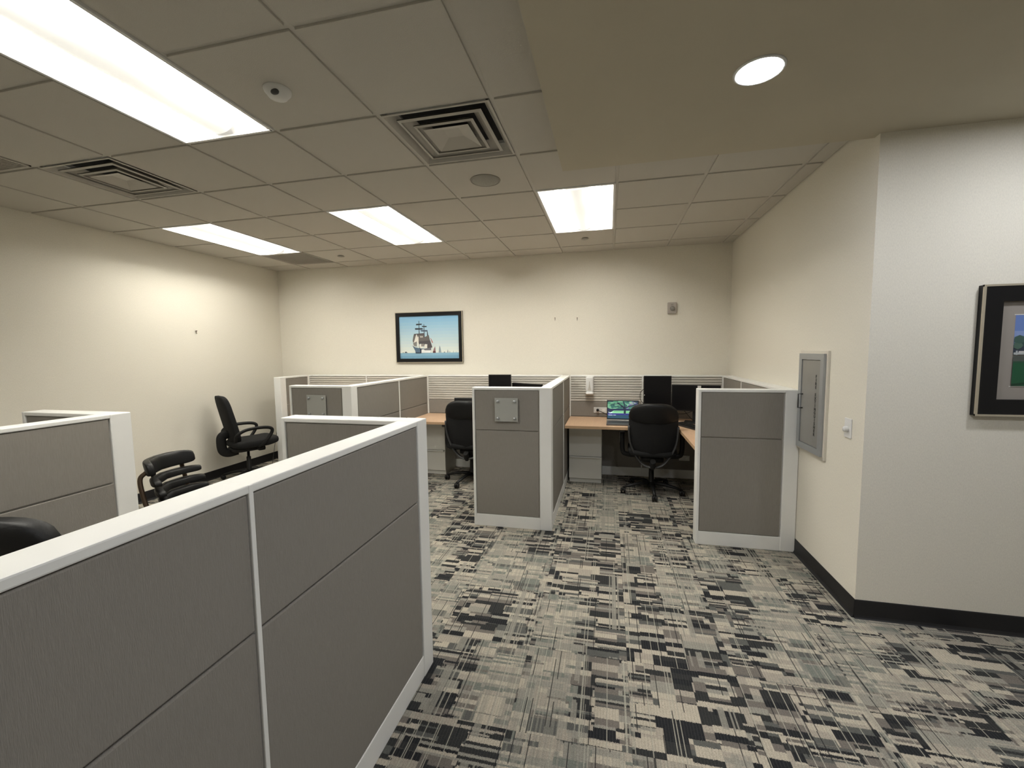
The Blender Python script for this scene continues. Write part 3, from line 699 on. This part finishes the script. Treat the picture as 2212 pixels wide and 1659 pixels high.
outlet(1.445, YBK+0.004, 0.255, 0.12, 0.062, 'white power outlet low under the worktop')
t = thing('laptop_charger', 'black plug and cord running from outlet to lit laptop', 'cord')
MB().lathe([(0.017, 0.0), (0.017, -0.02), (0.011, -0.034), (0.0, -0.035)], 14, (0.430, YBK-0.003, 0.815), 'y').build('plug', PLASTIC, t)
MB().tube(arc([(0.430, YBK-0.035, 0.815), (0.50, 3.12, 0.795), (0.58, 3.02, 0.77), (0.62, 2.93, 0.742), (0.60, 2.874, 0.740)], 6), 0.004, 8).build('cable', PLASTIC, t)
def cord(label, pts, r=0.003, m=PLASTIC):
    o = MB().tube(arc(pts, 7), r, 8).build('cable', m); tag(o, label, 'cord', 'loose cables'); return o
cord('black cable looping off the edge of the portrait monitor', [(0.965, 3.00, 1.105), (0.925, 3.03, 1.06), (0.925, 3.06, 0.97), (0.975, 3.10, 0.90), (1.03, 3.12, 0.80), (1.04, 3.14, ZD+0.003)])
cord('black cable slanting down from the stickered wide monitor', [(1.385, 2.975, 0.875), (1.43, 3.03, 0.82), (1.50, 3.06, 0.745), (1.56, 3.07, ZD+0.003)])
cord('black cable sagging between the two monitors', [(1.22, 3.015, 0.86), (1.30, 3.07, 0.815), (1.42, 3.08, 0.81), (1.53, 3.02, 0.87)])
cord('thin grey cord hanging by the wing partition to the carpet', [(-3.802, 2.70, 0.52), (-3.82, 2.66, 0.30), (-3.84, 2.62, 0.06), (-3.86, 2.58, 0.008)], 0.003, GREYPL)

# ------------------------------------------------------------------ things on the walls
def framed(t, w, h, d, face, gilt, open_):
    """black frame in the xz plane facing -y, back at y=0"""
    f = MB()
    for s in (-1, 1):
        f.box(s*w/2-(face if s > 0 else 0), s*w/2+(face if s < 0 else 0), -d, 0, -h/2, h/2); f.box(-w/2+face, w/2-face, -d, 0, s*h/2-(face if s > 0 else 0), s*h/2+(face if s < 0 else 0))
    f.build('frame', FRAMEB, t)
    g = MB(); e = 0.0015
    for s in (-1, 1):
        g.box(s*w/2-(gilt-e if s > 0 else e), s*w/2+(e if s > 0 else gilt-e), -d-0.002, -d*0.8, -h/2-e, h/2+e); g.box(-w/2-e, w/2+e, -d-0.0021, -d*0.8, s*h/2-(gilt-e if s > 0 else e), s*h/2+(e if s > 0 else gilt-e))
    g.build('gilt_edge', GOLD, t)
    b = MB()          # sloping inner face
    i0, i1 = w/2-gilt, w/2-face-0.001; k0, k1 = h/2-gilt, h/2-face-0.001
    vs = [(-i0, -d-0.001, -k0), (i0, -d-0.001, -k0), (i0, -d-0.001, k0), (-i0, -d-0.001, k0), (-i1, -d+0.010, -k1), (i1, -d+0.010, -k1), (i1, -d+0.010, k1), (-i1, -d+0.010, k1)]
    b.add(vs, [(k, (k+1) % 4, 4+(k+1) % 4, 4+k) for k in range(4)]); b.build('bevel_face', FRAMEB, t)
def print_mesh(t, name, x0, x1, z0, z1, y, shapes, k=1.3):
    q = MB(); names = []
    for n_, (pts, col) in enumerate(shapes):
        nm = 'print%d_%03d_%03d_%03d' % ((int(k*100),)+col)
        mat(nm, tuple(min(0.9, c*k) for c in srgb(*col)), 0.45)
        if nm not in names: names.append(nm)
        q.add([(x0+(x1-x0)*a, y-0.00012*n_, z1-(z1-z0)*b) for a, b in pts], [list(range(len(pts)))], names.index(nm))
    return q.build(name, [MATS[n] for n in names], t)
t = thing('framed_picture', 'black framed picture of a tall ship on pale blue sea', 'picture', (-1.853, YB, 1.757))
framed(t, 0.985, 0.694, 0.028, 0.055, 0.008, None)
sh = []
R_ = lambda a0, b0, a1, b1: [(a0, b0), (a1, b0), (a1, b1), (a0, b1)]
for k in range(12):
    f = k/11; sh.append((R_(0, 0.87*k/12, 1, 0.87*(k+1)/12+0.002), (int(128+72*f), int(176+30*f), int(208-8*f))))
sh.append((R_(0, .862, 1, 1), (120, 160, 182))); sh.append((R_(0, .93, 1, 1), (108, 150, 176))); sh.append((R_(.35, .885, 1, .895), (140, 178, 196)))
X = lambda x: (x-290)/1520; Yp = lambda y: (y-255)/1090
def pp(*p): return [(X(a), Yp(b)) for a, b in p]
dk, gy, g2, lt, bl = (40, 46, 58), (96, 92, 92), (74, 72, 76), (206, 204, 198), (78, 98, 118)
sh += [(pp((798, 380), (810, 380), (822, 1080), (795, 1080)), dk), (pp((926, 470), (938, 470), (948, 1000), (922, 1000)), dk), (pp((1012, 640), (1022, 640), (1040, 780), (1005, 780)), dk),
       (pp((735, 452), (880, 452), (876, 480), (730, 490)), dk), (pp((872, 510), (1002, 512), (998, 542), (890, 535)), dk), (pp((700, 562), (900, 566), (898, 600), (705, 602)), dk), (pp((838, 615), (1022, 618), (1018, 655), (860, 650)), (66, 82, 102)),
       (pp((672, 708), (935, 690), (925, 800), (1050, 745), (1075, 860), (1135, 1050), (1010, 1090), (960, 970), (790, 960), (770, 880), (640, 930), (632, 880), (650, 780)), gy),
       (pp((672, 708), (930, 692), (925, 730), (670, 745)), g2), (pp((780, 900), (1080, 880), (1110, 970), (790, 960)), g2), (pp((1020, 950), (1105, 950), (1130, 1060), (1010, 1085)), g2),
       (pp((730, 720), (748, 730), (760, 880), (735, 960), (655, 940)), lt), (pp((760, 770), (785, 780), (785, 1040), (745, 1010)), lt), (pp((820, 765), (905, 770), (900, 800), (830, 805)), (170, 168, 164)),
       (pp((640, 940), (740, 900), (735, 1030), (660, 1010)), (120, 118, 116)), (pp((618, 985), (700, 1045), (800, 1050), (640, 1025)), lt), (pp((805, 975), (870, 970), (900, 1060), (806, 1065)), lt), (pp((850, 965), (920, 960), (940, 1030), (850, 1030)), (130, 126, 122)), (pp((940, 975), (1005, 975), (1000, 1090), (925, 1080)), lt),
       (pp((620, 1000), (690, 1050), (830, 1080), (1105, 1100), (1090, 1195), (700, 1200), (690, 1140)), bl), (pp((855, 1110), (1110, 1080), (1085, 1195), (850, 1195)), (212, 214, 214)), (pp((818, 1085), (856, 1090), (850, 1205), (820, 1205)), dk), (pp((700, 1180), (830, 1185), (830, 1208), (700, 1206)), (40, 52, 68)), (pp((900, 1090), (1110, 1060), (1100, 1130), (940, 1130)), (98, 100, 108)),
       (pp((1088, 820), (1102, 825), (1155, 935), (1135, 945)), (168, 84, 78)),
       (pp((1205, 1030), (1218, 1190), (1150, 1190), (1165, 1110)), (128, 100, 104)), (pp((1150, 1150), (1215, 1150), (1218, 1195), (1145, 1195)), (84, 50, 54)),
       (pp((1320, 1010), (1340, 1060), (1362, 1190), (1290, 1190), (1308, 1060)), (132, 146, 154)), (pp((1525, 1105), (1540, 1190), (1510, 1190)), (112, 128, 138)), (pp((1420, 1190), (1440, 1165), (1460, 1190)), (74, 92, 108)), (pp((1560, 1190), (1575, 1150), (1590, 1190)), (140, 156, 160)), (pp((1655, 1190), (1665, 1140), (1675, 1190)), (150, 164, 168)), (pp((1720, 1190), (1730, 1155), (1742, 1190)), (160, 174, 176)),
       (pp((415, 1190), (430, 1162), (455, 1158), (495, 1190)), (58, 70, 84)), (pp((355, 1190), (375, 1176), (400, 1190)), (70, 84, 98))]
print_mesh(t, 'print', -0.439, 0.439, -0.294, 0.294, -0.012, sh)
t = thing('framed_picture', 'large black framed landscape with beige mat, around the corner', 'picture', (2.905, YC, 1.530))
framed(t, 0.96, 0.672, 0.034, 0.085, 0.010, None)
MB().box(-0.40, 0.40, -0.016, -0.012, -0.255, 0.255).build('mat_board', MATB, t)
s2 = [(R_(0, 0, 1, .45), (112, 140, 204)), (R_(0, .22, 1, .45), (142, 164, 214)), ([(0, .42), (.05, .34), (.10, .30), (.2, .24), (.5, .2), (.8, .26), (1, .3), (1, .56), (0, .56)], (58, 86, 84)), ([(0, .46), (.12, .42), (.3, .45), (.3, .54), (0, .54)], (60, 70, 84)), (R_(0, .525, 1, .555), (190, 196, 196)), (R_(0, .57, 1, .66), (86, 92, 88)), (R_(0, .65, 1, 1), (34, 92, 62)), ([(0, .97), (.5, .84), (1, .78), (1, .81), (.5, .88), (0, 1)], (24, 62, 44)), (R_(0, .655, 1, .675), (48, 84, 66))]
for k in range(30):
    cx_, cy_, r_ = random.uniform(0.02, 1.0), random.uniform(.27, .47), random.uniform(.015, .05)
    s2.insert(4, ([(min(1, max(0, cx_+r_*math.cos(a*PI/4)*random.uniform(.7, 1.2))), cy_+1.5*r_*math.sin(a*PI/4)*random.uniform(.7, 1.2)) for a in range(8)], random.choice([(52, 80, 78), (70, 100, 92), (44, 66, 70), (84, 112, 100)])))
s2 += [(R_(.03, .505, .07, .53), (214, 214, 214)), (R_(.10, .50, .16, .53), (224, 224, 222)), (R_(.012, .50, .024, .56), (190, 196, 200))]
print_mesh(t, 'print', -0.329, 0.329, -0.180, 0.180, -0.0165, s2, 0.85)
b = MB(); [b.box(-0.334, 0.334, -0.0168, -0.0160, z, z+0.004) for z in (-0.185, 0.181)]; b.build('mat_bevel', WHITEP, t)

t = thing('fire_strobe', 'small beige fire alarm strobe high on the back wall', 'alarm', (1.296, YB, 2.047))
MB().box(-0.050, 0.050, -0.035, 0.0, -0.066, 0.066, 0, 0.006).build('body', mat('strobe_body', (0.42, 0.38, 0.34), 0.45), t)
MB().squad((0.004, -0.040, -0.008), (0.027, 0.022, 0.027), 0.9, 0.9, 20, 10).build('strobe_lens', mat('strobe_lens', (0.30, 0.29, 0.27), 0.08, metal=0.4), t)
MB().box(-0.014, 0.014, -0.038, -0.034, 0.030, 0.046).build('test_window', GRILLE, t)
for i, (x, z) in enumerate(((-0.112, 1.969), (0.169, 1.961))):
    o = MB().lathe([(0.0035, 0.0), (0.0035, -0.018), (0.006, -0.019), (0.006, -0.022), (0.0, -0.022)], 10, (0, 0, 0), 'y').tube([(0, -0.012, 0), (0, -0.014, -0.022), (0, -0.022, -0.030)], 0.003, 6).build('picture_hook', BRONZE); o.location = (x, YB, z)
    tag(o, ('small empty hook on the back wall, the one nearer the ship picture', 'small empty hook on the back wall, the one nearer the fire strobe')[i], 'hook', 'empty hooks on the back wall')
o = MB().lathe([(0.0035, 0.0), (0.0035, 0.018), (0.006, 0.019), (0.006, 0.022), (0.0, 0.022)], 10, (0, 0, 0), 'x').tube([(0.012, 0, 0), (0.014, 0, -0.022), (0.022, 0, -0.03)], 0.003, 6).build('picture_hook', BRONZE); o.location = (XL, 2.024, 1.841)
tag(o, 'small empty hook on the left wall above the loop arm chair', 'hook')

# recessed extinguisher cabinet on the right wall (built in the yz plane, facing -x)
t = thing('extinguisher_cabinet', 'grey steel fire extinguisher cabinet with vertical black lettering', 'cabinet', (XR, 0, 0))
y0, y1, z0, z1 = 1.050, 1.425, 0.828, 1.522
def yring(a0, a1, b0, b1, w, x0, x1, nm, m):
    g = MB(); g.box(x0, x1, a0, a0+w, b0, b1); g.box(x0, x1, a1-w, a1, b0, b1); g.box(x0, x1, a0+w, a1-w, b0, b0+w); g.box(x0, x1, a0+w, a1-w, b1-w, b1)
    return g.build(nm, m, t)
yring(y0-0.012, y1+0.012, z0-0.012, z1+0.014, 0.022, -0.014, 0.0, 'wall_flange', mat('cream_trim_paint', (0.70, 0.66, 0.57), 0.5))
yring(y0+0.008, y1-0.008, z0+0.008, z1-0.006, 0.042, -0.030, 0.0, 'door_frame', CABMET)
d = MB().box(-0.024, 0.0, y0+0.053, y1-0.053, z0+0.053, z1-0.051, 0, 0.001).build('door', CABIN, t)
hd = MB().tube([(-0.024, 1.352, 1.225), (-0.052, 1.352, 1.225), (-0.052, 1.352, 1.125), (-0.024, 1.352, 1.125)], 0.005, 8).build('handle', GREYPL, d)
cu = bpy.data.curves.new('lettering', 'FONT'); cu.body = '\n'.join('FIRE EXTINGUISHER'.replace(' ', ' ')); cu.align_x = 'CENTER'; cu.size = 0.0285; cu.space_line = 0.86; cu.extrude = 0.0004; cu.offset = 0.0006
tmp = bpy.data.objects.new('tmp_text', cu); COL.objects.link(tmp); dg = bpy.context.evaluated_depsgraph_get()
me = bpy.data.meshes.new_from_object(tmp.evaluated_get(dg)); me.name = 'lettering'; bpy.data.objects.remove(tmp)
me.materials.clear(); me.materials.append(TEXTM)
zs = [v.co.y for v in me.vertices]; zt, zb = max(zs), min(zs)
sc = (1.373-0.956)/(zt-zb)
for v in me.vertices: v.co = Vector((-0.0248-v.co.z, 1.160-v.co.x*1.15, 1.373+(v.co.y-zt)*sc))
link('lettering', me, d)

t = thing('dimmer_switch', 'white wall switch plate with round dimmer knob', 'switch', (XR, 0.790, 1.080))
MB().box(-0.006, 0.0, -0.036, 0.036, -0.058, 0.058, 0, 0.002).build('face_plate', WHITEM, t)
MB().lathe([(0.017, 0.0), (0.016, -0.018), (0.014, -0.022), (0.0, -0.0225)], 18, (-0.005, 0, -0.006), 'x').build('knob', WHITEM, t)
